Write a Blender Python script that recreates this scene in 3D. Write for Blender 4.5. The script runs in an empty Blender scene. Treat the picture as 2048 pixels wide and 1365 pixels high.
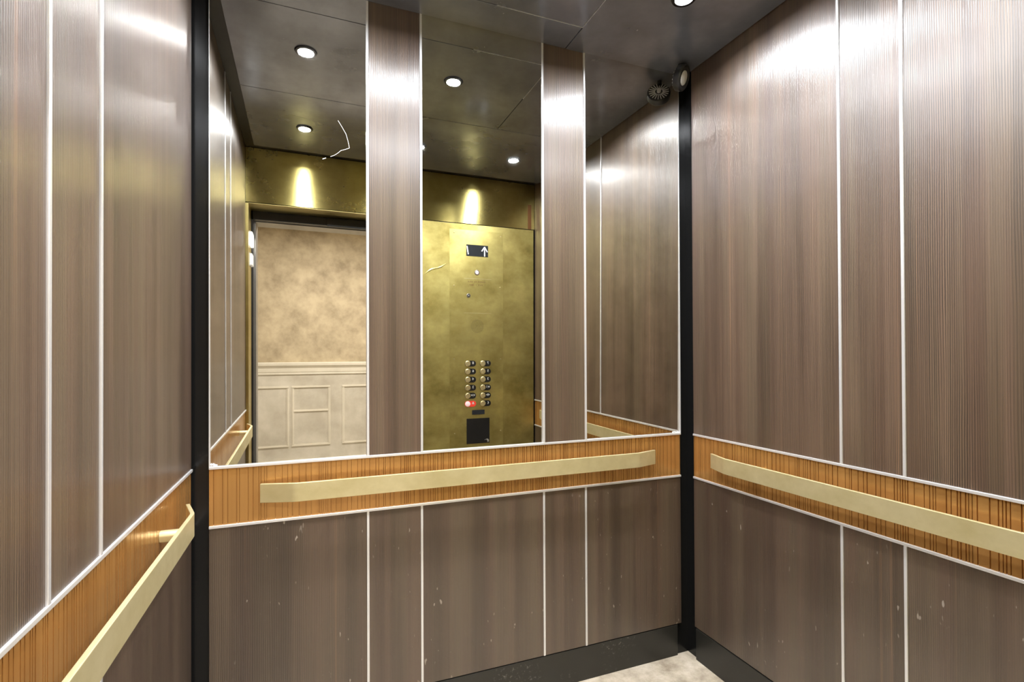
import bpy, bmesh, math, random
from mathutils import Vector, Matrix
S = bpy.context.scene
COL = S.collection
random.seed(7)

# ------------------------------------------------------------------ camera
EYE = 1.2941
cam = bpy.data.cameras.new('camera')
cam.sensor_width = 36.0
cam.lens = 1023.69 / 2048 * 36.0
cam.shift_y = 20.9 / 2048
cam.clip_start = 0.01
camo = bpy.data.objects.new('camera', cam)
COL.objects.link(camo)
R_ = Vector((0.93101446, -0.36495669, -0.00432339))
U_ = Vector((0.00134648, -0.00841098, 0.99996372))
F_ = Vector((0.36497981, 0.9309865, 0.00733933))
M = Matrix((( R_.x, U_.x, -F_.x, 0), (R_.y, U_.y, -F_.y, 0), (R_.z, U_.z, -F_.z, EYE), (0, 0, 0, 1)))
camo.matrix_world = M
S.camera = camo

# ------------------------------------------------------------------ world, exposure
w = bpy.data.worlds.new('world'); S.world = w
w.use_nodes = True
w.node_tree.nodes['Background'].inputs[0].default_value = (0, 0, 0, 1)
S.view_settings.view_transform = 'Standard'
S.view_settings.look = 'None'
S.view_settings.gamma = 1
S.view_settings.use_curve_mapping = False
S.view_settings.exposure = 0.08
S.cycles.use_denoising = True
S.cycles.max_bounces = 14
S.cycles.diffuse_bounces = 6
S.cycles.glossy_bounces = 8
S.cycles.sample_clamp_indirect = 50.0
S.cycles.blur_glossy = 0.2

# ------------------------------------------------------------------ dimensions
H = 2.5056                      # underside of the ceiling panels
XL, XR, YB, YF = -0.3361, 1.5183, 1.80, 0.189
ZT, ZB, ZP = 0.9517, 0.7701, 0.1354      # band rails, kick board top
LAMPS = [(x, y) for y in (1.395, 0.622) for x in (-0.012, 0.588, 1.180)]

# ------------------------------------------------------------------ lamps' light
LAMP_W = 12.2
for i, (x, y) in enumerate(LAMPS):
    l = bpy.data.lights.new('downlight_light', 'AREA')
    l.shape = 'DISK'; l.size = 0.058; l.energy = LAMP_W; l.color = (0.925, 0.955, 1.0); l.spread = math.radians(165)
    o = bpy.data.objects.new('downlight_light', l); COL.objects.link(o)
    o.location = (x, y, 2.4985)
for (x, y, wt) in ((0.2, -1.25, 66), (1.9, -1.3, 50)):
    l = bpy.data.lights.new('lobby_light', 'AREA')
    l.shape = 'DISK'; l.size = 0.34; l.energy = wt; l.color = (1.0, 0.955, 0.90)
    o = bpy.data.objects.new('lobby_light', l); COL.objects.link(o)
    o.location = (x, y, 2.66)

# ------------------------------------------------------------------ materials
def mat(name, color=(.5, .5, .5), rough=.5, metal=0.0, emit=None, es=0, aniso=0, arot=0, spec=.5, coat=0, coat_r=.1):
    m = bpy.data.materials.new(name); m.use_nodes = True
    b = m.node_tree.nodes['Principled BSDF']
    b.inputs['Base Color'].default_value = (*color, 1)
    b.inputs['Roughness'].default_value = rough
    b.inputs['Metallic'].default_value = metal
    b.inputs['Specular IOR Level'].default_value = spec
    b.inputs['Coat Weight'].default_value = coat
    b.inputs['Coat Roughness'].default_value = coat_r
    if emit:
        b.inputs['Emission Color'].default_value = (*emit, 1)
        b.inputs['Emission Strength'].default_value = es
    if aniso:
        b.inputs['Anisotropic'].default_value = aniso
        b.inputs['Anisotropic Rotation'].default_value = arot
        t = m.node_tree.nodes.new('ShaderNodeTangent'); t.direction_type = 'RADIAL'; t.axis = 'Z'
        m.node_tree.links.new(t.outputs[0], b.inputs['Tangent'])
    return m

class NT:
    def __init__(s, m):
        s.t = m.node_tree; s.b = s.t.nodes['Principled BSDF']
    def n(s, kind, **kw):
        n = s.t.nodes.new(kind)
        for k, v in kw.items():
            if k.startswith('i_'):
                key = k[2:]
                n.inputs[int(key) if key.isdigit() else key].default_value = v
            else: setattr(n, k, v)
        return n
    def l(s, a, b): s.t.links.new(a, b)
    def math(s, op, a, b=None):
        n = s.n('ShaderNodeMath', operation=op)
        for i, v in enumerate((a, b)):
            if v is None: continue
            if isinstance(v, (int, float)): n.inputs[i].default_value = v
            else: s.l(v, n.inputs[i])
        return n.outputs[0]
    def coords(s, sh, sz, seed=True, sd=None):
        g = s.n('ShaderNodeNewGeometry'); sp = s.n('ShaderNodeSeparateXYZ'); s.l(g.outputs['Position'], sp.inputs[0])
        h = s.math('ADD', sp.outputs[0], sp.outputs[1])
        c = s.n('ShaderNodeCombineXYZ')
        s.l(s.math('MULTIPLY', h, sh), c.inputs[0]); s.l(s.math('MULTIPLY', sp.outputs[2], sz), c.inputs[1])
        if seed:
            oi = s.n('ShaderNodeObjectInfo'); s.l(s.math('MULTIPLY', oi.outputs['Random'], 37.0), c.inputs[2])
        elif sd: c.inputs[2].default_value = sd
        return c.outputs[0]
    def noise(s, vec, scale=1, detail=2, rough=.5):
        n = s.n('ShaderNodeTexNoise'); s.l(vec, n.inputs['Vector'])
        n.inputs['Scale'].default_value = scale; n.inputs['Detail'].default_value = detail; n.inputs['Roughness'].default_value = rough
        return n.outputs['Fac']
    def ramp(s, fac, stops):
        n = s.n('ShaderNodeValToRGB'); s.l(fac, n.inputs[0])
        e = n.color_ramp.elements
        while len(e) < len(stops): e.new(.5)
        for k, (p, c) in zip(e, stops):
            k.position = p; k.color = (*c, 1) if len(c) == 3 else c
        return n.outputs['Color']
    def mix(s, fac, a, b, mode='MIX'):
        n = s.n('ShaderNodeMix', data_type='RGBA', blend_type=mode)
        for v, k in ((fac, 0), (a, 6), (b, 7)):
            if isinstance(v, (int, float)): n.inputs[k].default_value = v
            elif isinstance(v, tuple): n.inputs[k].default_value = (*v, 1)
            else: s.l(v, n.inputs[k])
        return n.outputs[2]
    def bump(s, h, strength, dist):
        n = s.n('ShaderNodeBump'); s.l(h, n.inputs['Height'])
        n.inputs['Strength'].default_value = strength; n.inputs['Distance'].default_value = dist
        s.l(n.outputs[0], s.b.inputs['Normal'])

def wood_mat(name, tint=1.0, grain=1.0, scuffs=False):
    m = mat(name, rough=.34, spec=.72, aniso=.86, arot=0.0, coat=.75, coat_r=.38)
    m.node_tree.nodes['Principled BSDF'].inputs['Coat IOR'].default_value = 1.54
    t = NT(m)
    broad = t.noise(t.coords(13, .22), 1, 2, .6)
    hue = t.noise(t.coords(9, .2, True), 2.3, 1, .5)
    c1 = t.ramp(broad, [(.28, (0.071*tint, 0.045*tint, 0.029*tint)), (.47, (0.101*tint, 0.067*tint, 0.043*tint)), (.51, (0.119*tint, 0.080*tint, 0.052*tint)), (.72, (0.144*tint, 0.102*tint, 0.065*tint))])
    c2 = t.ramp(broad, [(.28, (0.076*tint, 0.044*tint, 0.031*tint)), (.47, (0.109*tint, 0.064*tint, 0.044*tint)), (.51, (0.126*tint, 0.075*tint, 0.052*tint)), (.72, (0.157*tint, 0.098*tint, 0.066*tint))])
    c = t.mix(t.ramp(hue, [(.40, (0, 0, 0)), (.60, (.65, .65, .65))]), c1, c2)
    line = t.noise(t.coords(45, .12), 1, 1, .5)
    lf = t.ramp(line, [(.70, (0, 0, 0)), (.735, (1, 1, 1)), (.75, (0, 0, 0))])
    c = t.mix(t.math('MULTIPLY', lf, .45), c, (.30*tint, .165*tint, .09*tint))
    fine = t.noise(t.coords(230, 1.1), 1, 3, .6)
    wob = t.math('ADD', t.math('MULTIPLY', t.noise(t.coords(22, 1.5), 1, 2, .5), 17.0), t.math('MULTIPLY', t.noise(t.coords(60, 14), 1, 2, .6), 1.6))
    gm0 = t.n('ShaderNodeNewGeometry'); sp0 = t.n('ShaderNodeSeparateXYZ'); t.l(gm0.outputs['Position'], sp0.inputs[0])
    ph = t.math('ADD', t.math('MULTIPLY', t.math('ADD', sp0.outputs[0], sp0.outputs[1]), 2*math.pi/.0051), wob)
    wave = t.math('MULTIPLY', t.math('ADD', t.math('SINE', ph), 1.0), .5)
    groove = t.ramp(wave, [(.12, (0, 0, 0)), (.48, (1, 1, 1))])
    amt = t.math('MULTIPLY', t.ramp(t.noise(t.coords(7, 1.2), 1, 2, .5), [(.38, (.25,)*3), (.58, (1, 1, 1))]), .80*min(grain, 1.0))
    inv = t.math('SUBTRACT', 1.0, groove)
    c = t.mix(t.math('MULTIPLY', inv, amt), c, (.020, .014, .012))
    ff = t.ramp(fine, [(.35, (1-.16*grain,)*3), (.65, (1+.15*grain, 1+.14*grain, 1+.13*grain))])
    c = t.mix(1.0, c, ff, 'MULTIPLY')
    if scuffs:
        gm = t.n('ShaderNodeNewGeometry')
        mp = t.n('ShaderNodeMapping'); mp.inputs['Rotation'].default_value = (.6, .5, .3); mp.inputs['Scale'].default_value = (90, 90, 34)
        t.l(gm.outputs['Position'], mp.inputs[0])
        s1 = t.ramp(t.noise(mp.outputs[0], 1, 1, .5), [(.725, (0, 0, 0)), (.75, (1, 1, 1))])
        s2 = t.ramp(t.noise(gm.outputs['Position'], 7, 2, .5), [(.54, (0, 0, 0)), (.62, (1, 1, 1))])
        c = t.mix(t.math('MULTIPLY', t.math('MULTIPLY', s1, s2), .55), c, (.48, .42, .36))
    t.l(c, t.b.inputs['Base Color'])
    g = t.noise(t.coords(330, 1.4), 1, 3, .65)
    g2 = groove
    t.bump(t.math('ADD', t.math('MULTIPLY', g, .5), t.math('MULTIPLY', g2, .30)), .7, .0010)
    t.l(t.b.inputs['Normal'].links[0].from_socket, t.b.inputs['Coat Normal'])
    return m

def brass_mat(name, c0, c1, rough=.3, aniso=.7, rot=.25, scale=2.2, rough_var=.12):
    m = mat(name, rough=rough, metal=1.0, aniso=aniso, arot=rot)
    t = NT(m)
    n = t.noise(t.coords(scale, scale*1.2), 1, 6, .62)
    c = t.ramp(n, [(.30, c0), (.68, c1)])
    t.l(c, t.b.inputs['Base Color'])
    r = t.math('ADD', t.math('MULTIPLY', n, -rough_var*2), rough + rough_var)
    t.l(r, t.b.inputs['Roughness'])
    bn = t.noise(t.coords(3, 4), 1, 4, .5)
    t.bump(bn, .25, .004)
    return m

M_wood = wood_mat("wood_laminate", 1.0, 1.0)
M_woodlow_shaded = wood_mat('wood_laminate_lower_shaded', .74, .45, True)  # same laminate as above, dimmer light low down put into the tint; scuffs separate
M_alu = mat('aluminium_strip', (.80, .80, .82), .32, .55)
M_black = mat('black_laminate', (.008, .008, .008), .20, 0, spec=.35)
M_kick = mat('black_kick_board', (.020, .019, .016), .33, 0)
t = NT(M_kick)
gm = t.n('ShaderNodeNewGeometry')
s1 = t.ramp(t.noise(gm.outputs['Position'], 60, 6, .75), [(.56, (0, 0, 0)), (.63, (1, 1, 1))])
s2 = t.ramp(t.noise(gm.outputs['Position'], 4.3, 2, .5), [(.57, (0, 0, 0)), (.66, (1, 1, 1))])
t.l(t.mix(t.math('MULTIPLY', t.math('MULTIPLY', s1, s2), .5), (.020, .019, .016), (.30, .29, .27)), t.b.inputs['Base Color'])
M_brass = brass_mat('brushed_brass', (.33, .27, .085), (.66, .57, .22), .30, .95, .25)
M_brass2 = brass_mat('brass_control_panel', (.24, .185, .045), (.72, .63, .24), .44, .30, .25, 3.0, .12)
M_rail = brass_mat('satin_brass_rail', (.66, .57, .30), (.80, .71, .43), .42, .5, 0.0, 9, .1)
M_rail.node_tree.nodes['Principled BSDF'].inputs['Metallic'].default_value = .62
M_jamb = brass_mat('brass_jamb', (.45, .36, .13), (.62, .52, .22), .33, .5, 0, 6, .1)
M_button = mat('brass_button', (.80, .69, .38), .24, .75)
M_screen = mat('dark_screen', (.025, .028, .032), .12)
M_glowwhite = mat('lit_white', (.9, .9, .9), .4, emit=(.9, .95, 1), es=1.1)
M_lantern = mat('lit_lantern', (.9, .9, .9), .4, emit=(1, .99, .97), es=7.0)
M_lantern_off = mat('unlit_lantern_added_glow', (.75, .76, .74), .35, emit=(1, .99, .96), es=.3)  # faint emission added to keep the unlit lens pale
M_lens = mat('lamp_lens', (1, 1, 1), .4, emit=(1, .99, .96), es=60)
M_ring = mat('dark_lamp_ring', (.06, .06, .065), .25, 1)
M_steel = mat('grey_steel', (.30, .29, .27), .35, .8)
M_door = mat('door_black', (.01, .01, .011), .4)
M_red = mat('red_plastic', (.75, .045, .03), .35, emit=(1, .08, .05), es=.25)
M_pink = mat('lit_pink', (.9, .7, .72), .3, emit=(1, .72, .76), es=.3)
M_label = mat('label_black', (.012, .012, .012), .35)
M_white = mat('white_print', (.75, .75, .72), .5)
M_engrave = mat('brown_engraving', (.22, .12, .04), .5, .4)
M_dark = mat('dark_slot', (.006, .006, .006), .5)
M_housing = mat('black_housing', (.02, .02, .021), .3)
M_glass = mat('frosted_lens', (.72, .72, .72), .25)
M_scratch = mat('white_scratch', (.75, .75, .75), .6)
M_tape = mat('grey_tape', (.5, .5, .48), .35)
M_woodreflect = mat('painted_wood_reflection', (.22, .10, .035), .35, .6)

# fluted bronze band
M_flute = mat('fluted_bronze', (.5, .3, .1), .22, .5, spec=.5)
t = NT(M_flute)
n = t.noise(t.coords(30, .5), 1, 2, .6)
c = t.ramp(n, [(.3, (.45, .225, .066)), (.7, (.54, .285, .088))])
t.l(c, t.b.inputs['Base Color'])

# smoked, slightly clouded mirror
M_mirror = mat('clouded_mirror', (.72, .71, .67), .02, 1)
t = NT(M_mirror)
n = t.noise(t.coords(9, 7, False, 3.0), 1, 5, .6)
c = t.ramp(n, [(.3, (.60, .585, .54)), (.7, (.78, .765, .72))])
t.l(c, t.b.inputs['Base Color'])
r = t.ramp(n, [(.35, (.004,)*3), (.78, (.022,)*3)])
t.l(r, t.b.inputs['Roughness'])

# dark ceiling
M_ceil = mat('dark_metal_ceiling', (.13, .13, .14), .20, .6, spec=.8)
t = NT(M_ceil)
g = t.n('ShaderNodeNewGeometry')
n = t.noise(g.outputs['Position'], 3.5, 5, .6)
t.l(t.ramp(n, [(.3, (.17, .18, .215)), (.7, (.32, .34, .40))]), t.b.inputs['Base Color'])
t.l(t.ramp(n, [(.3, (.30,)*3), (.7, (.16,)*3)]), t.b.inputs['Roughness'])
n2 = t.noise(g.outputs['Position'], 2.0, 2, .5)
t.bump(n2, .25, .02)
M_ceilback = mat('black_ceiling_back', (.012, .012, .013), .4)

# floor
M_floor = mat('stone_vinyl', (.4, .35, .27), .5)
t = NT(M_floor)
g = t.n('ShaderNodeNewGeometry')
n = t.noise(g.outputs['Position'], 9, 8, .7)
t.l(t.ramp(n, [(.32, (.22, .175, .125)), (.5, (.42, .36, .28)), (.66, (.58, .52, .43))]), t.b.inputs['Base Color'])
t.bump(n, .2, .003)

# lobby faux finish
M_lobby = mat('beige_mottled_wallcover', (.5, .4, .28), .7)
t = NT(M_lobby)
g = t.n('ShaderNodeNewGeometry')
n = t.noise(g.outputs['Position'], 5.5, 8, .66)
t.l(t.ramp(n, [(.33, (.34, .275, .180)), (.5, (.48, .40, .27)), (.64, (.58, .49, .335))]), t.b.inputs['Base Color'])
M_wains = mat('cream_wainscot', (.6, .55, .45), .6)
t = NT(M_wains)
g = t.n('ShaderNodeNewGeometry')
n = t.noise(g.outputs['Position'], 4.0, 7, .6)
t.l(t.ramp(n, [(.33, (.54, .50, .42)), (.66, (.70, .665, .58))]), t.b.inputs['Base Color'])
M_mould = mat('cream_moulding', (.74, .70, .60), .55)
M_lfloor = mat('lobby_floor', (.45, .42, .37), .4)
M_lceil = mat('lobby_ceiling', (.7, .68, .62), .8)

# ------------------------------------------------------------------ mesh helpers
class MB:
    def __init__(s): s.bm = bmesh.new()
    def box(s, x0, x1, y0, y1, z0, z1):
        v = [s.bm.verts.new((x, y, z)) for x in (x0, x1) for y in (y0, y1) for z in (z0, z1)]
        for f in ((0, 1, 3, 2), (4, 6, 7, 5), (0, 4, 5, 1), (2, 3, 7, 6), (0, 2, 6, 4), (1, 5, 7, 3)):
            s.bm.faces.new([v[i] for i in f])
        return s
    def prism(s, pts, vec):
        """closed 3d polygon pts swept by vec"""
        vec = Vector(vec)
        a = [s.bm.verts.new(p) for p in pts]; b = [s.bm.verts.new(Vector(p) + vec) for p in pts]
        s.bm.faces.new(a); s.bm.faces.new(list(reversed(b)))
        n = len(pts)
        for i in range(n): s.bm.faces.new([a[(i+1) % n], a[i], b[i], b[(i+1) % n]])
        return s
    def lathe(s, c, ax, prof, seg=32):
        """prof: list of (radius, distance along ax)"""
        c = Vector(c); ax = Vector(ax).normalized()
        u = ax.orthogonal().normalized(); v = ax.cross(u)
        rings = []
        for r, d in prof:
            if r < 1e-6: rings.append([s.bm.verts.new(c + ax*d)])
            else: rings.append([s.bm.verts.new(c + ax*d + (u*math.cos(2*math.pi*k/seg) + v*math.sin(2*math.pi*k/seg))*r) for k in range(seg)])
        for A, B in zip(rings, rings[1:]):
            for k in range(seg):
                k2 = (k+1) % seg
                if len(A) == 1 and len(B) == 1: continue
                if len(A) == 1: s.bm.faces.new([A[0], B[k], B[k2]])
                elif len(B) == 1: s.bm.faces.new([A[k], B[0], A[k2]])
                else: s.bm.faces.new([A[k], B[k], B[k2], A[k2]])
        for Rg in (rings[0], rings[-1]):
            if len(Rg) > 2 and prof[0] != prof[-1]:
                s.bm.faces.new(Rg)
        return s
    def cyl(s, c, ax, r, h, seg=32): return s.lathe(c, ax, [(0, 0), (r, 0), (r, h), (0, h)], seg)
    def build(s, name, m, parent=None, base=None, bevel=0, smooth=False, seg=2):
        bmesh.ops.recalc_face_normals(s.bm, faces=s.bm.faces)
        if parent is not None:
            p = parent; off = Vector((0, 0, 0))
            while p is not None: off += p.location; p = p.parent
        else: off = Vector(base) if base is not None else Vector((0, 0, 0))
        for v in s.bm.verts: v.co -= off
        me = bpy.data.meshes.new(name); s.bm.to_mesh(me); s.bm.free()
        if smooth:
            for p in me.polygons: p.use_smooth = True
        me.materials.append(m)
        o = bpy.data.objects.new(name, me); COL.objects.link(o)
        if parent is not None: o.parent = parent
        else: o.location = off
        if smooth:
            md = o.modifiers.new('edges', 'EDGE_SPLIT'); md.split_angle = math.radians(35)
        if bevel:
            b = o.modifiers.new('bevel', 'BEVEL'); b.width = bevel; b.segments = seg; b.limit_method = 'ANGLE'
            b.angle_limit = math.radians(40)
        return o

def tag(o, label, cat, group=None):
    o['label'] = label; o['category'] = cat
    if group: o['group'] = group
    return o
def thing(name, loc, label, cat, group=None):
    o = bpy.data.objects.new(name, None); COL.objects.link(o); o.location = loc
    o.empty_display_size = .05
    return tag(o, label, cat, group)
def struct(o, label=None):
    o['kind'] = 'structure'
    if label: o['label'] = label
    return o

# ------------------------------------------------------------------ the shell
SUB = .009   # panels stand this far off the black backing
struct(MB().box(XL-.6, XR+.6, -.02, YB+.06, -.03, 0).build('floor', M_floor), 'mottled tan stone-look lift floor')
BK = SUB + .0013     # face of the black backing
struct(MB().box(XL-BK, XR+BK, YB+BK, YB+.05, 0, 2.55).build('wall_back', M_black), 'black backing of the rear lift wall, seen in the corners')
struct(MB().box(XL-.05, XL-BK, .0, YB+.05, 0, 2.55).build('wall_left', M_black), 'black backing of the left lift wall')
struct(MB().box(XR+BK, XR+.05, .0, YB+.05, 0, 2.55).build('wall_right', M_black), 'black backing of the right lift wall')
wf = MB()
wf.box(.60, XR+SUB, .06, YF-.012, 0, 2.55)
wf.box(XL-SUB, .60, .02, YF-.012, 2.195, 2.55)
struct(wf.build('wall_front', M_black), 'front lift wall behind the brass')
struct(MB().box(XL-.05, XR+.05, .0, YB+.05, 2.522, 2.56).build('ceiling', M_ceilback), 'black ceiling backing above the metal panels')

# ceiling panels
def cpanel(x0, x1, y0, y1, label):
    g = .0018
    o = MB().box(x0+g, x1-g, y0+g, y1-g, H, H+.016).build('ceiling_panel', M_ceil, base=((x0+x1)/2, (y0+y1)/2, H), bevel=.001)
    tag(o, label, 'ceiling panel', 'dark metal ceiling panels')
xs = [-.2855, .245, .9365, 1.516]
cpanel(xs[0], xs[2], 1.003, 1.657, 'wide glossy dark metal ceiling panel with two lamps, in front of the mirrors')
cpanel(xs[2], xs[3], 1.003, 1.80, 'glossy dark metal ceiling panel with one lamp, in the far right corner by the spot lamp')
cpanel(xs[0], xs[3], .262, 1.003, 'widest glossy dark metal ceiling panel with three lamps, nearest the doorway')
glint = MB(); glint.box(.60, .9365, 1.6562, 1.6578, H-.0008, H+.003); glint.box(.9357, .9373, 1.36, 1.6578, H-.0008, H+.003)  # aluminium strips added to imitate light caught on the panel edge

# downlights
def downlight(x, y, label):
    t = thing('downlight', (x, y, 2.4995), label, 'downlight', 'ceiling downlights')
    MB().lathe((x, y, 2.4995), (0, 0, 1), [(.030, .0005), (.032, 0), (.040, .001), (.043, .0065), (.030, .0065), (.030, .0005)], 40).build('trim_ring', M_ring, t, smooth=True)
    MB().cyl((x, y, 2.5015), (0, 0, 1), .0298, .004, 32).build('lamp_lens', M_lens, t)
cpanel(xs[0], xs[2], 1.657, YB-.001, 'narrow dark metal ceiling strip along the top of the mirrors')
names = {0: 'left', 1: 'middle', 2: 'right'}
for i, (x, y) in enumerate(LAMPS):
    row = 'the row near the mirrors' if i < 3 else 'the row near the doorway'
    downlight(x, y, 'round lit ceiling downlight, %s one of %s' % (names[i % 3], row))

# ------------------------------------------------------------------ panels, trims, mirrors
def ytrim(y0, y1):  # alu thickness on back wall
    return y0, y1
bx = [-.2921, .1785, .3620, .8356, 1.0196, 1.4858]
TW = .0042   # half width of the aluminium strips
ntrim = [0]
def trim(mb, label, bevel=.0012):
    ntrim[0] += 1
    o = mb.build('trim_%d' % ntrim[0], M_alu, bevel=bevel)
    struct(o, label)
# back wall: lower wood panels
pos5 = ['outer left', 'narrow left', 'wide middle', 'narrow right', 'outer right']
for k in range(5):
    a = bx[k] + (TW if k else 0); b = bx[k+1] - (TW if k < 4 else 0)
    o = MB().box(a, b, YB, YB+SUB, ZP, ZB-TW).build('wood_panel', M_woodlow_shaded, base=((a+b)/2, YB, ZP), bevel=.0008)
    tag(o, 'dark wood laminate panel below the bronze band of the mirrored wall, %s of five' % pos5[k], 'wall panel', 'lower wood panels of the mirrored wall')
for k in (1, 3):
    a = bx[k] + TW; b = bx[k+1] - TW
    o = MB().box(a, b, YB-.002, YB+SUB, ZT+TW, H+.014).build('wood_panel', M_wood, base=((a+b)/2, YB, ZT), bevel=.0008)
    tag(o, 'narrow upright dark wood strip between the %s mirrors' % ('left and middle' if k == 1 else 'middle and right'), 'wall panel')
# mirrors, each hung a fraction of a degree out of true
def mirror(k, a, e, xc, label):
    x0 = bx[k] + (TW if k else .003); x1 = bx[k+1] - (TW if k < 4 else .003)
    z0, z1 = ZT+TW, H+.012
    nrm = Vector((math.sin(a), -math.cos(a)*math.cos(e), math.sin(e))).normalized()
    def yy(x, z):
        return YB + (nrm.x*(x-xc) + nrm.z*(z-(EYE+.3))) / -nrm.y
    m = MB(); pts = [(x0, z0), (x1, z0), (x1, z1), (x0, z1)]
    f = [m.bm.verts.new((x, yy(x, z), z)) for x, z in pts]
    r = [m.bm.verts.new((x, YB+SUB+.004, z)) for x, z in pts]
    m.bm.faces.new(f); m.bm.faces.new(r[::-1])
    for i in range(4): m.bm.faces.new([f[i], r[i], r[(i+1) % 4], f[(i+1) % 4]])
    return tag(m.build('mirror_panel', M_mirror, base=((x0+x1)/2, YB, z0)), label, 'mirror', 'mirrors on the rear wall'), yy
mir1, yy1 = mirror(0, .0086, -.0069, 0, 'tall mirror panel at the left, showing the open doorway, with a white scratch')
mir2, yy2 = mirror(2, .0003, -.0050, .5, 'tall middle mirror panel showing the brass control panel')
mir3, yy3 = mirror(4, -.0011, -.0069, 1.2, 'tall mirror panel at the right corner, showing the right wall')
# scratch in the left mirror
def ribbon(mb, pts, yy, w):
    for (x0, z0), (x1, z1) in zip(pts, pts[1:]):
        d = Vector((x1-x0, 0, z1-z0)); n = Vector((-d.z, 0, d.x)).normalized()*w
        q = []
        for (x, z, sg) in ((x0, z0, 1), (x1, z1, 1), (x1, z1, -1), (x0, z0, -1)):
            X, Z = x+n.x*sg, z+n.z*sg
            q.append((X, yy(X, Z)-.0006, Z))
        mb.prism(q, (0, .0004, 0))
sc = MB()
ribbon(sc, [(.0839, 2.0812), (.0966, 2.0614), (.1093, 2.0399), (.1157, 2.0173), (.1204, 1.9944), (.106, 1.9872), (.0933, 1.9821), (.0837, 1.9723), (.0711, 1.9622), (.0601, 1.9573)], yy1, .0007)
ribbon(sc, [(.046, 1.9504), (.0352, 1.9456)], yy1, .0012)
so = sc.build('scratch', M_scratch, mir1)
rs = MB(); ribbon(rs, [(-.288, .9605), (-.283, .9640), (-.277, .9595), (-.270, .9575)], yy1, .0035); rs.build('glue_residue', M_scratch, mir1)
rs = MB(); ribbon(rs, [(1.447, .9590), (1.458, .9605), (1.468, .9585), (1.480, .9600)], yy3, .0022); rs.build('glue_residue', M_scratch, mir3)
so['label'] = 'long bent white scratch'

# aluminium strips on the rear wall
AY0 = YB - .0055
for k in (1, 2, 3, 4):
    trim(MB().box(bx[k]-TW, bx[k]+TW, AY0, YB+SUB, ZT+TW, H+.014), 'slim upright aluminium strip above the band')
    trim(MB().box(bx[k]-TW, bx[k]+TW, AY0+.003, YB+SUB, ZP, ZB-TW), 'slim upright aluminium strip below the band')
trim(MB().box(bx[0], bx[0]+.003, AY0+.001, YB+SUB, ZT+TW, H+.014), 'thin aluminium edge of the left mirror', 0)
trim(MB().box(bx[5]-.003, bx[5], AY0+.001, YB+SUB, ZT+TW, H+.014), 'thin aluminium edge of the right mirror', 0)
for z in (ZT, ZB): trim(MB().box(bx[0], bx[5], AY0, YB+SUB, z-TW, z+TW), 'long level aluminium strip edging the bronze band')

# fluted band: vertical ribs of uneven width
def flute_profile(length, seed):
    rnd = random.Random(seed); s = 0; out = []
    while s < length:
        wd = rnd.choice([.004, .0055, .008, .011, .014, .018, .022])
        gr = rnd.choice([.0014, .0018, .0024])
        if s + wd + gr > length: wd = max(length - s - gr, .001)
        out += [(s, 0), (s+wd, 0), (s+wd+.0004, 1), (s+wd+gr, 1)]
        s += wd + gr + .0004
    out.append((length, 0))
    return out
def band(axis, a, b, plane, inward, seed, label):
    """axis 'x' or 'y'; plane = surface coordinate, inward = sign pointing into the wall"""
    m = MB(); prof = flute_profile(abs(b-a), seed)
    z0, z1 = ZB+TW, ZT-TW
    prev = None
    bk = plane + inward*(SUB-.0005)
    cols = []
    for sx, d in prof:
        h = a + sx*(1 if b > a else -1); p = plane + inward*(.0005 + d*.0048)
        co = [(h, p, z) if axis == 'x' else (p, h, z) for z in (z0, z1)]
        cols.append([m.bm.verts.new(c) for c in co])
    for A, B in zip(cols, cols[1:]): m.bm.faces.new([A[0], B[0], B[1], A[1]])
    for h in (a, b): pass
    q = [((h, bk, z) if axis == 'x' else (bk, h, z)) for h, z in ((a, z0), (b, z0), (b, z1), (a, z1))]
    bv = [m.bm.verts.new(c) for c in q]; m.bm.faces.new(bv)
    m.bm.faces.new([cols[0][0], cols[0][1], bv[3], bv[0]]); m.bm.faces.new([cols[-1][0], cols[-1][1], bv[2], bv[1]])
    m.bm.faces.new([c[1] for c in cols] + [bv[2], bv[3]]); m.bm.faces.new([c[0] for c in cols] + [bv[1], bv[0]])
    base = (((a+b)/2, plane, z0) if axis == 'x' else (plane, (a+b)/2, z0))
    tag(m.build('fluted_band', M_flute, base=base), label, 'wall panel')
band('x', bx[0], bx[5], YB, 1, 11, 'ribbed bronze band across the mirrored wall behind its handrail')

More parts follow.
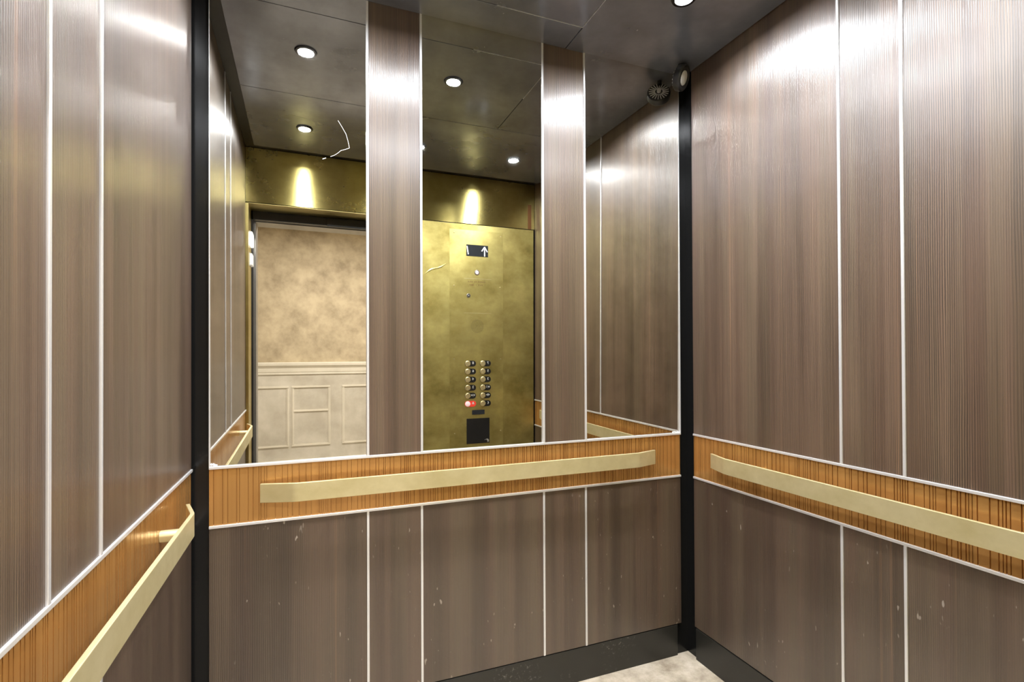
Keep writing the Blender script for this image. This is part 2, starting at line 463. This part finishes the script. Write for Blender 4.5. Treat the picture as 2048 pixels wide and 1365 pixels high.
# side walls
trim(glint, 'thin bright lip of light put in as a strip at the corner of the ceiling panel', 0)
def side(xp, inw, ys, yend, nm, seed):
    """ys: trim positions; panels from YF to yend"""
    edges = [YF] + sorted(ys) + [yend]
    ww = ['widest one, nearest the doorway', 'narrow middle one', 'one nearest the mirrors']
    X = sorted((xp, xp + inw*SUB))
    for k in range(3):
        a = edges[k] + (TW if k else 0); b = edges[k+1] - (TW if k < 2 else 0)
        for (z0, z1, mt, word) in ((ZT+TW, H+.014, M_wood, 'above'), (ZP, ZB-TW, M_woodlow_shaded, 'below')):
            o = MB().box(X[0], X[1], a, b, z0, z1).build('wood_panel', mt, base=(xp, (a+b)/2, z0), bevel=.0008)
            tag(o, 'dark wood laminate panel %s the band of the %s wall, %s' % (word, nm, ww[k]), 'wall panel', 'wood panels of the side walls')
    T = sorted((xp - inw*.0035, xp + inw*SUB))
    for y in ys:
        trim(MB().box(T[0], T[1], y-TW, y+TW, ZT+TW, H+.014), 'slim upright aluminium strip on the %s wall above the band' % nm)
        trim(MB().box(T[0], T[1], y-TW, y+TW, ZP, ZB-TW), 'slim upright aluminium strip on the %s wall below the band' % nm)
    T = sorted((xp - inw*.0042, xp + inw*SUB))
    for z in (ZT, ZB): trim(MB().box(T[0], T[1], YF, yend, z-TW, z+TW), 'long level aluminium strip edging the band of the %s wall' % nm)
    band('y', YF, yend, xp, inw, seed, 'ribbed bronze band along the %s wall behind its handrail' % nm)
side(XL, -1, [.884, 1.0714], 1.785, 'left', 21)
side(XR, 1, [.918, 1.0987], 1.7545, 'right', 31)

# kick boards
struct(MB().box(bx[0], 1.466, YB, YB+SUB, 0, ZP-.004).build('baseboard_back', M_kick, bevel=.001), 'scuffed black kick board under the mirrored wall')
struct(MB().box(XR-.002, XR+SUB, YF, 1.746, 0, ZP-.004).build('baseboard_right', M_kick, bevel=.001), 'black kick board under the right wall')
struct(MB().box(XL-SUB, XL+.002, YF, 1.775, 0, ZP-.004).build('baseboard_left', M_kick, bevel=.001), 'black kick board under the left wall')

# ------------------------------------------------------------------ handrails
def fillet(pts, r, n=6):
    out = [pts[0]]
    for A, B, C in zip(pts, pts[1:], pts[2:]):
        u = (A-B).normalized(); v = (C-B).normalized()
        ang = math.acos(max(-1, min(1, u.dot(v)))); tl = r / math.tan(ang/2)
        p, q = B+u*tl, B+v*tl
        for i in range(n+1):
            s = i/n; out.append((p*(1-s)+B*s)*(1-s) + (B*(1-s)+q*s)*s)
    out.append(pts[-1]); return out
def handrail(axis, a0, a1, plane, outw, posts, label, run=.10):
    """bar from a0 to a1 along axis, standing off the wall plane towards outw"""
    z0, z1, th = .838, .8965, .0095
    def W(h, d, z=0): return Vector((h, plane + outw*d, z)) if axis == 'x' else Vector((plane + outw*d, h, z))
    base = W((a0+a1)/2, 0, z0)
    t = thing('handrail', base, label, 'handrail', 'brass handrails')
    path = [Vector((a0, .025)), Vector((a0+run, .055)), Vector((a1-run, .055)), Vector((a1, .025))]
    path = fillet(path, .07)
    m = MB(); rows = []
    for i, p in enumerate(path):
        d = (path[min(i+1, len(path)-1)] - path[max(i-1, 0)]).normalized(); n = Vector((-d.y, d.x))*th/2
        ro = []
        for s_, z in ((1, z0), (1, z1), (-1, z1), (-1, z0)):
            q = p + n*s_; ro.append(m.bm.verts.new(W(q.x, q.y, z)))
        rows.append(ro)
    for A, B in zip(rows, rows[1:]):
        for k in range(4): m.bm.faces.new([A[k], A[(k+1) % 4], B[(k+1) % 4], B[k]])
    m.bm.faces.new(rows[0]); m.bm.faces.new(rows[-1][::-1])
    m.build('bar', M_rail, t, bevel=.0012)
    for h in posts:
        c = W(h, -.0001, (z0+z1)/2-.003); ax = W(0, 1)-W(0, 0)
        MB().cyl(c, ax, .0138, .0525, 28).build('mounting_post', M_rail, t, smooth=True)
handrail('x', -.148, 1.333, YB, -1, (.09, .595, 1.10), 'flat brass handrail under the mirrors')
handrail('y', .38, 1.608, XL, 1, (.52, 1.4475), 'flat brass handrail on the left wall')
handrail('y', .336, 1.622, XR, -1, (.52, 1.42), 'flat brass handrail on the right wall')

# ------------------------------------------------------------------ corner spot
def corner_spot():
    c = Vector((1.437, 1.718, 2.447)); n = Vector((.50, -.78, -.34)).normalized()
    t = thing('corner_lamp', (1.437, 1.718, 2.40), 'small round black spot lamp with finned back in the far right ceiling corner', 'lamp')
    MB().lathe(c, n, [(0, -.018), (.045, -.018), (.0495, -.014), (.0515, -.004), (.0515, .008), (.047, .014), (.040, .0145), (.034, .010), (0, .009)], 48).build('housing', M_housing, t, smooth=True)
    MB().lathe(c, n, [(0, .010), (.0285, .010), (.027, .0125), (.012, .015), (0, .0155)], 40).build('lens', M_glass, t, smooth=True)
    u = n.orthogonal().normalized(); v = n.cross(u)
    for k in range(20):
        a = 2*math.pi*k/20; d = u*math.cos(a)+v*math.sin(a); sdir = n.cross(d)*.0016
        p0, p1 = c + d*.016 - n*.017, c + d*.043 - n*.017
        MB().prism([p0-sdir, p0+sdir, p1+sdir, p1-sdir], -n*.0035).build('fin', M_glass, t)
    MB().cyl(c - n*.017, -n, .009, .012, 20).build('hub', M_glass, t, smooth=True)
    MB().cyl((1.437, 1.724, 2.49), (0, 0, 1), .010, .0305-.0145, 20).build('bracket', M_housing, t)
    MB().prism([(1.432, 1.721, 2.46), (1.442, 1.721, 2.46), (1.442, 1.727, 2.46), (1.432, 1.727, 2.46)], (0, 0, .031)).build('arm', M_housing, t)
corner_spot()

# ------------------------------------------------------------------ brass transom
tr = thing('brass_transom', ((XL+XR)/2, YF, 2.19), 'wide brushed brass panel above the doorway and control panel', 'brass panel')
m = MB(); m.box(XL+.001, XR-.001, YF-.011, YF-.004, 2.193, H+.012)
m.build('face', M_brass, tr)
MB().box(XL+.016, .594, .0, YF-.004, 2.1862, 2.1885).build('soffit', M_jamb, tr)
MB().box(1.4646, 1.4923, YF-.005, YF-.003, 2.192, 2.37).build('reflection_strip', M_woodreflect, tr)  # wood reflected in the bent brass edge, painted as a brown strip

# ------------------------------------------------------------------ door surround
dj = bpy.data.objects.new('door_1', None); COL.objects.link(dj); dj.location = (.13, .09, 0); struct(dj, 'open lift doorway')
MB().box(XL, XL+.016, -.0, YF, 0, 2.1862).build('left_jamb', M_jamb, dj, bevel=.001)
MB().box(.594, .60, 0.0, YF-.003, 0, 2.1862).build('right_jamb', M_jamb, dj)
b = MB(); b.box(XL-.03, -.3105, -.045, -.006, 0, 2.2); b.build('door_edge', M_door, dj)
b = MB(); b.box(XL-.03, .62, -.045, -.006, 2.134, 2.25); b.box(.13, .62, -.0055, .004, 2.128, 2.182); b.build('door_header', M_door, dj)
MB().box(.60, .66, -.045, -.006, 0, 2.2).build('door_edge', M_door, dj)
b = MB(); b.box(-.36, -.2975, -.20, -.06, 0, 2.13); b.box(-.36, .66, -.20, -.06, 2.13, 2.16); b.box(.58, .66, -.20, -.06, 0, 2.13)
b.build('landing_frame', M_steel, dj, bevel=.001)
MB().box(-.34, .62, -.20, -.02, -.03, .001).build('sill', M_steel, dj)
# lanterns on the left jamb
def lantern(z0, z1, m, label):
    t = thing('jamb_lantern', (XL+.016, .07, z0), label, 'indicator light', 'two lanterns on the door jamb')
    MB().box(XL+.0162, XL+.031, .025, .118, z0, z1).build('lens', m, t, bevel=.003)
    MB().box(XL+.0161, XL+.019, .020, .123, z0-.005, z1+.005).build('back_plate', M_tape, t)
lantern(1.948, 2.030, M_lantern, 'upper lantern on the door jamb, glowing white')
lantern(1.828, 1.898, M_lantern_off, 'lower pale lantern on the door jamb, unlit but given a faint glow')

# ------------------------------------------------------------------ control panel
CX0, CX1 = .594, 1.5081
cp = thing('control_panel', (1.08, YF, 0), 'tall brass lift control panel with buttons and a small screen, beside the doorway', 'control panel')
m = MB(); m.box(CX0, CX1, YF-.010, YF, 0, 2.187)
m.build('cover', M_brass2, cp, bevel=.001)
# inner plate with raised edge
m = MB(); m.box(.8808, 1.2712, YF, YF+.0012, .55, 2.147)
m.build('service_plate', M_brass2, cp, bevel=.0006)
YS = YF + .0012
MB().box(.9998, 1.1585, YS, YS+.0012, 1.9675, 2.0470).build('display', M_screen, cp)
disp = cp.children[-1] if cp.children else None
disp = [o for o in COL.objects if o.name == 'display'][0]
def facing(mb, pts, y, th=.0008):
    mb.prism([(x, y, z) for x, z in pts], (0, th, 0)); return mb
def bar(mb, x0, z0, x1, z1, w, y):
    d = Vector((x1-x0, z1-z0)).normalized(); n = Vector((-d.y, d.x))*w/2
    facing(mb, [(x0+n.x, z0+n.y), (x1+n.x, z1+n.y), (x1-n.x, z1-n.y), (x0-n.x, z0-n.y)], y)
m = MB()
bar(m, 1.1325, 1.971, 1.1325, 2.036, .0075, YS+.0013)
bar(m, 1.1325, 2.037, 1.1115, 2.006, .0070, YS+.0014)
bar(m, 1.1325, 2.037, 1.1525, 2.003, .0070, YS+.0015)
m.build('arrow', M_glowwhite, disp)
m = MB(); bar(m, 1.0045, 2.036, 1.0135, 1.979, .0065, YS+.0013); m.build('digit', M_glowwhite, disp)
# red indicator
m = MB().lathe((1.0774, YS, 1.8559), (0, 1, 0), [(.0125, 0), (.0185, 0), (.0175, .003), (.0135, .004), (.0125, 0)], 32)
m.build('indicator_ring', M_steel, cp, smooth=True)
MB().lathe((1.0774, YS, 1.8559), (0, 1, 0), [(0, .0), (.0125, .0), (.0115, .003), (0, .005)], 32).build('indicator_lamp', M_pink, cp, smooth=True)
# rule lines and engraving
for z in (1.8115, 1.572):
    MB().box(.9834, 1.1840, YS, YS+.0008, z-.0012, z+.0012).build('rule_line', M_rail, cp)
rnd = random.Random(3)
m = MB()
for row, (z, x0, x1, hgt) in enumerate(((1.790, 1.012, 1.140, .0105), (1.768, 1.022, 1.128, .0105))):
    x = x0
    while x < x1:
        wd = rnd.choice([.005, .007, .009])
        if rnd.random() > .14:
            facing(m, [(x, z-hgt/2), (x+.0016, z-hgt/2), (x+.0016, z+hgt/2), (x, z+hgt/2)], YS, .0005)
            if rnd.random() > .3: facing(m, [(x+.0016, z+hgt/2-.0015), (x+wd-.002, z+hgt/2-.0015), (x+wd-.002, z+hgt/2), (x+.0016, z+hgt/2)], YS, .0005)
            if rnd.random() > .4: facing(m, [(x+wd-.0036, z-hgt/2), (x+wd-.002, z-hgt/2), (x+wd-.002, z+hgt/2-.0016), (x+wd-.0036, z+hgt/2-.0016)], YS, .0005)
        x += wd
m.build('engraved_notice', M_engrave, cp)
# key switch
MB().lathe((1.0157, YS, 1.6931), (0, 1, 0), [(0, 0), (.014, 0), (.014, .002), (.0115, .004), (0, .004)], 32).build('key_switch', M_steel, cp, smooth=True)
ks = [o for o in COL.objects if o.name == 'key_switch'][0]
MB().lathe((1.0157, YS+.0041, 1.6931), (0, 1, 0), [(0, 0), (.0085, 0), (.0085, .001), (0, .001)], 24).build('key_ring', M_dark, ks)
MB().lathe((1.0157, YS+.0052, 1.6931), (0, 1, 0), [(0, 0), (.004, 0), (.003, .001), (0, .001)], 16).build('key_slot', M_alu, ks)
# speaker holes in rings
m = MB()
for r, n_ in ((0, 1), (.009, 7), (.018, 14), (.027, 21), (.036, 28), (.044, 34)):
    for k in range(n_):
        a = 2*math.pi*k/n_
        m.cyl((1.0789+r*math.cos(a), YS, 1.4815+r*math.sin(a)), (0, 1, 0), .0019, .0004, 8)
m.build('speaker_grille', M_dark, cp)
# screws
for (x, z) in ((.9127, 2.1227), (1.2522, 2.1192), (.9123, 1.7577), (1.2481, 1.7588), (.9119, 1.2536), (1.2515, 1.2513), (.9167, .7404), (1.2531, .7433)):
    MB().lathe((x, YS, z), (0, 1, 0), [(0, 0), (.0045, 0), (.004, .0012), (0, .002)], 16).build('screw', M_button, cp, smooth=True)

def text_mesh(txt, size, x, y, z):
    """letters standing in the panel, readable from inside the car (facing +Y)"""
    c = bpy.data.curves.new('txt', 'FONT'); c.body = txt; c.size = size; c.align_x = 'CENTER'; c.align_y = 'CENTER'; c.extrude = .0002; c.offset = size*.012
    o = bpy.data.objects.new('txt', c); COL.objects.link(o)
    dg = bpy.context.evaluated_depsgraph_get()
    me = bpy.data.meshes.new_from_object(o.evaluated_get(dg))
    bpy.data.objects.remove(o)
    m = MB(); m.bm.from_mesh(me); bpy.data.meshes.remove(me)
    for v in m.bm.verts: v.co = Vector((x - v.co.x, y + v.co.z, z + v.co.y))
    return m
def pill(x0, x1, zc, r, y0, th, seg=12):
    pts = []
    for k in range(seg+1):
        a = -math.pi/2 + math.pi*k/seg; pts.append((x1-r+r*math.cos(a), y0, zc+r*math.sin(a)))
    for k in range(seg+1):
        a = math.pi/2 + math.pi*k/seg; pts.append((x0+r+r*math.cos(a), y0, zc+r*math.sin(a)))
    return MB().prism(pts, (0, th, 0))
rowz = [1.221, 1.1655, 1.1095, 1.0530, .9975, .9415]
labs = [['8', '6', '4', '2', 'close', 'alarm'], ['7', '5', '3', '1*', 'open', 'bell']]
for ci, cxb in enumerate((1.0090, 1.1185)):
    for ri, z in enumerate(rowz):
        L = labs[ci][ri]; red = L == 'alarm'
        bt = pill(cxb-.0215, cxb+.0600, z, .0205, YS, .0015).build('button_plate', M_red if red else M_label, cp)
        if red: bt['label'] = 'red lit alarm button plate'
        if not red:
            MB().lathe((cxb, YS+.0015, z), (0, 1, 0), [(0, 0), (.0200, 0), (.0198, .003), (.0168, .0045), (.0165, .0075), (.0155, .0088), (0, .0078)], 32).build('push_button', M_button, bt, smooth=True)
        else:
            MB().lathe((cxb, YS+.0015, z), (0, 1, 0), [(0, 0), (.0185, 0), (.018, .003), (.015, .0045), (0, .005)], 32).build('push_button', M_pink, bt, smooth=True)
        lx, y, lz = cxb+.0385, YS+.0016, z+.004
        if L in '87654321' and len(L) == 1:
            m = text_mesh(L, .0235, lx, y, lz)
        elif L == '1*':
            m = text_mesh('1', .0235, lx-.0085, y, lz)
            st = []
            for k in range(10):
                a = math.pi/2 + math.pi*k/5; r = .0085 if k % 2 == 0 else .0038
                st.append((lx+.0065+r*math.cos(a), lz+r*math.sin(a)))
            facing(m, st, y, .0004)
        elif L == 'close':
            m = MB()
            facing(m, [(lx-.0125, lz+.007), (lx-.0125, lz-.007), (lx-.0045, lz)], y, .0004)
            facing(m, [(lx+.0125, lz-.007), (lx+.0125, lz+.007), (lx+.0045, lz)], y, .0004)
            facing(m, [(lx-.0012, lz-.008), (lx+.0012, lz-.008), (lx+.0012, lz+.008), (lx-.0012, lz+.008)], y, .0004)
        elif L == 'open':
            m = MB()
            facing(m, [(lx-.0135, lz), (lx-.004, lz-.0075), (lx-.004, lz+.0075)], y, .0004)
            facing(m, [(lx+.0135, lz), (lx+.004, lz+.0075), (lx+.004, lz-.0075)], y, .0004)
            facing(m, [(lx-.0012, lz-.008), (lx+.0012, lz-.008), (lx+.0012, lz+.008), (lx-.0012, lz+.008)], y, .0004)
        elif L == 'alarm':
            m = MB()
            facing(m, [(lx-.0095, lz-.004), (lx+.0095, lz-.004), (lx+.005, lz), (lx+.004, lz+.007), (lx, lz+.0095), (lx-.004, lz+.007), (lx-.005, lz)], y, .0004)
            facing(m, [(lx-.010, lz-.0075), (lx+.010, lz-.0075), (lx+.010, lz-.0058), (lx-.010, lz-.0058)], y, .0004)
        else:
            m = MB()
            facing(m, [(lx-.001, lz+.0095), (lx+.004, lz+.006), (lx+.0055, lz), (lx+.004, lz-.006), (lx-.002, lz-.009), (lx-.004, lz-.005), (lx+.0005, lz-.003), (lx+.0015, lz+.0005), (lx+.0005, lz+.004), (lx-.0035, lz+.0055)], y, .0004)
        m.build('marking', M_white, bt)
        # raised dots under the character
        if not red:
            m = MB()
            for dx, dz in ((-.003, 0), (.003, 0), (.003, -.0045)):
                m.cyl((lx+dx, y, z-.0085+dz), (0, 1, 0), .0010, .0006, 8)
            m.build('braille_dots', M_steel, bt)
MB().box(1.0403, 1.1317, YS, YS+.0014, .8650, .8970).build('sensor_window', M_screen, cp)
MB().box(1.0005, 1.1686, YS, YS+.0014, .6630, .8390).build('card_reader', M_label, cp, bevel=.001)
m = MB()
for q in range(8):
    a0, a1 = q/8*2.2, (q+1)/8*2.2
    f = lambda a: (1.128+.016*math.cos(a)+.008, YS+.0016+.010*math.sin(a*.7), .668+.022*math.sin(a))
    p, r = Vector(f(a0)), Vector(f(a1)); wv = Vector((.012, 0, .004))
    m.prism([p, p+wv, r+wv, r], (0, .0006, 0))
m.build('peeling_tape', M_tape, cp)
# dent in the brass
m = MB()
xa, za, xb_, zb_ = .7087, 1.8238, .8633, 1.9106
top, bot = [], []
for k in range(13):
    s = k/12; wv = .010*math.sin(math.pi*s)**.8*(1+.3*math.sin(9*s))
    x = xa+(xb_-xa)*s; z = za+(zb_-za)*s + .008*math.sin(math.pi*2*s)
    top.append(m.bm.verts.new((x, YF+.0002, z+wv))); bot.append(m.bm.verts.new((x, YF+.0002, z-wv*.6)))
mid = [m.bm.verts.new(((a.co+b.co)/2)+Vector((0, .0035*math.sin(math.pi*k/12), 0))) for k, (a, b) in enumerate(zip(top, bot))]
for k in range(12):
    m.bm.faces.new([top[k], top[k+1], mid[k+1], mid[k]]); m.bm.faces.new([mid[k], mid[k+1], bot[k+1], bot[k]])
o = m.build('dent', M_brass2, cp); o['label'] = 'slanting crease in the brass'

# ------------------------------------------------------------------ landing lobby
LY = -2.60
struct(MB().box(-2.2, 3.2, LY-.05, LY, 1.16, 2.7).build('wall_lobby', M_lobby), 'beige mottled lobby wall beyond the doorway')
struct(MB().box(-2.2, 3.2, LY-.05, LY+.004, 0, 1.16).build('wall_wainscot', M_wains), 'cream wainscot of the lobby wall')
struct(MB().box(-2.25, -2.2, LY-.05, -.2, 0, 2.7).build('wall_lobby_left', M_lobby))
struct(MB().box(3.2, 3.25, LY-.05, -.2, 0, 2.7).build('wall_lobby_right', M_lobby))
w2 = MB(); w2.box(-2.25, -.36, -.20, -.10, 0, 2.7); w2.box(.66, 3.25, -.20, -.10, 0, 2.7); w2.box(-.36, .66, -.20, -.10, 2.16, 2.7)
struct(w2.build('wall_landing', M_lobby), 'lobby wall around the lift doorway')
struct(MB().box(-2.25, 3.25, LY-.05, -.20, -.03, 0).build('floor_lobby', M_lfloor))
struct(MB().box(-2.25, 3.25, LY-.05, -.10, 2.7, 2.75).build('ceiling_lobby', M_lceil))
# chair rail
prof = [(0, 1.028), (.010, 1.028), (.013, 1.040), (.010, 1.046), (.016, 1.060), (.018, 1.100), (.030, 1.118), (.040, 1.130), (.042, 1.158), (.036, 1.164), (0, 1.166)]
m = MB(); m.prism([(-2.2, LY+.004+d, z) for d, z in prof], (5.4, 0, 0))
struct(m.build('trim_%d' % (ntrim[0]+1), M_mould), 'cream chair rail of the lobby wall')
def frame(x0, x1, z0, z1, idx, mid=None):
    m = MB(); wd, th = .024, .012
    y = LY+.004
    def mould(a, b, c, d, horiz):
        if horiz:
            for (o0, o1, t_) in ((0, 1, th*.5), (.2, .55, th)):
                m.box(a, b, y, y+t_, c+(d-c)*o0, c+(d-c)*o1)
        else:
            for (o0, o1, t_) in ((0, 1, th*.5), (.45, .8, th)):
                m.box(a+(b-a)*o0, a+(b-a)*o1, y, y+t_, c, d)
    mould(x0, x1, z1-wd, z1, True); mould(x0, x1, z0, z0+wd, True)
    mould(x0, x0+wd, z0+wd, z1-wd, False); mould(x1-wd, x1, z0+wd, z1-wd, False)
    if mid: mould(x0+wd, x1-wd, mid-wd/2, mid+wd/2, True)
    struct(m.build('trim_%d' % (ntrim[0]+2+idx), M_mould, bevel=.001), 'cream picture frame moulding on the lobby wainscot')
frame(-.95, -.158, .223, .900, 0)
frame(-.130, .276, .223, .900, 1, .620)
frame(.405, 1.20, .223, .900, 2)
struct(MB().box(-2.2, 3.2, LY+.004, LY+.020, 0, .075).build('baseboard_lobby', M_mould, bevel=.002))
for (x, y, lb) in ((.2, -1.25, 'round ceiling light in the lobby, in front of the doorway'), (1.9, -1.3, 'round ceiling light in the lobby, farther from the doorway')):
    t = thing('ceiling_light', (x, y, 2.665), lb, 'ceiling light')
    MB().lathe((x, y, 2.668), (0, 0, 1), [(.165, 0), (.19, 0), (.195, .032), (.165, .032), (.165, 0)], 40).build('rim', M_steel, t, smooth=True)
    MB().cyl((x, y, 2.675), (0, 0, 1), .164, .01, 40).build('diffuser', mat('lobby_diffuser', (.9, .9, .9), .5, emit=(1, .9, .76), es=6), t)
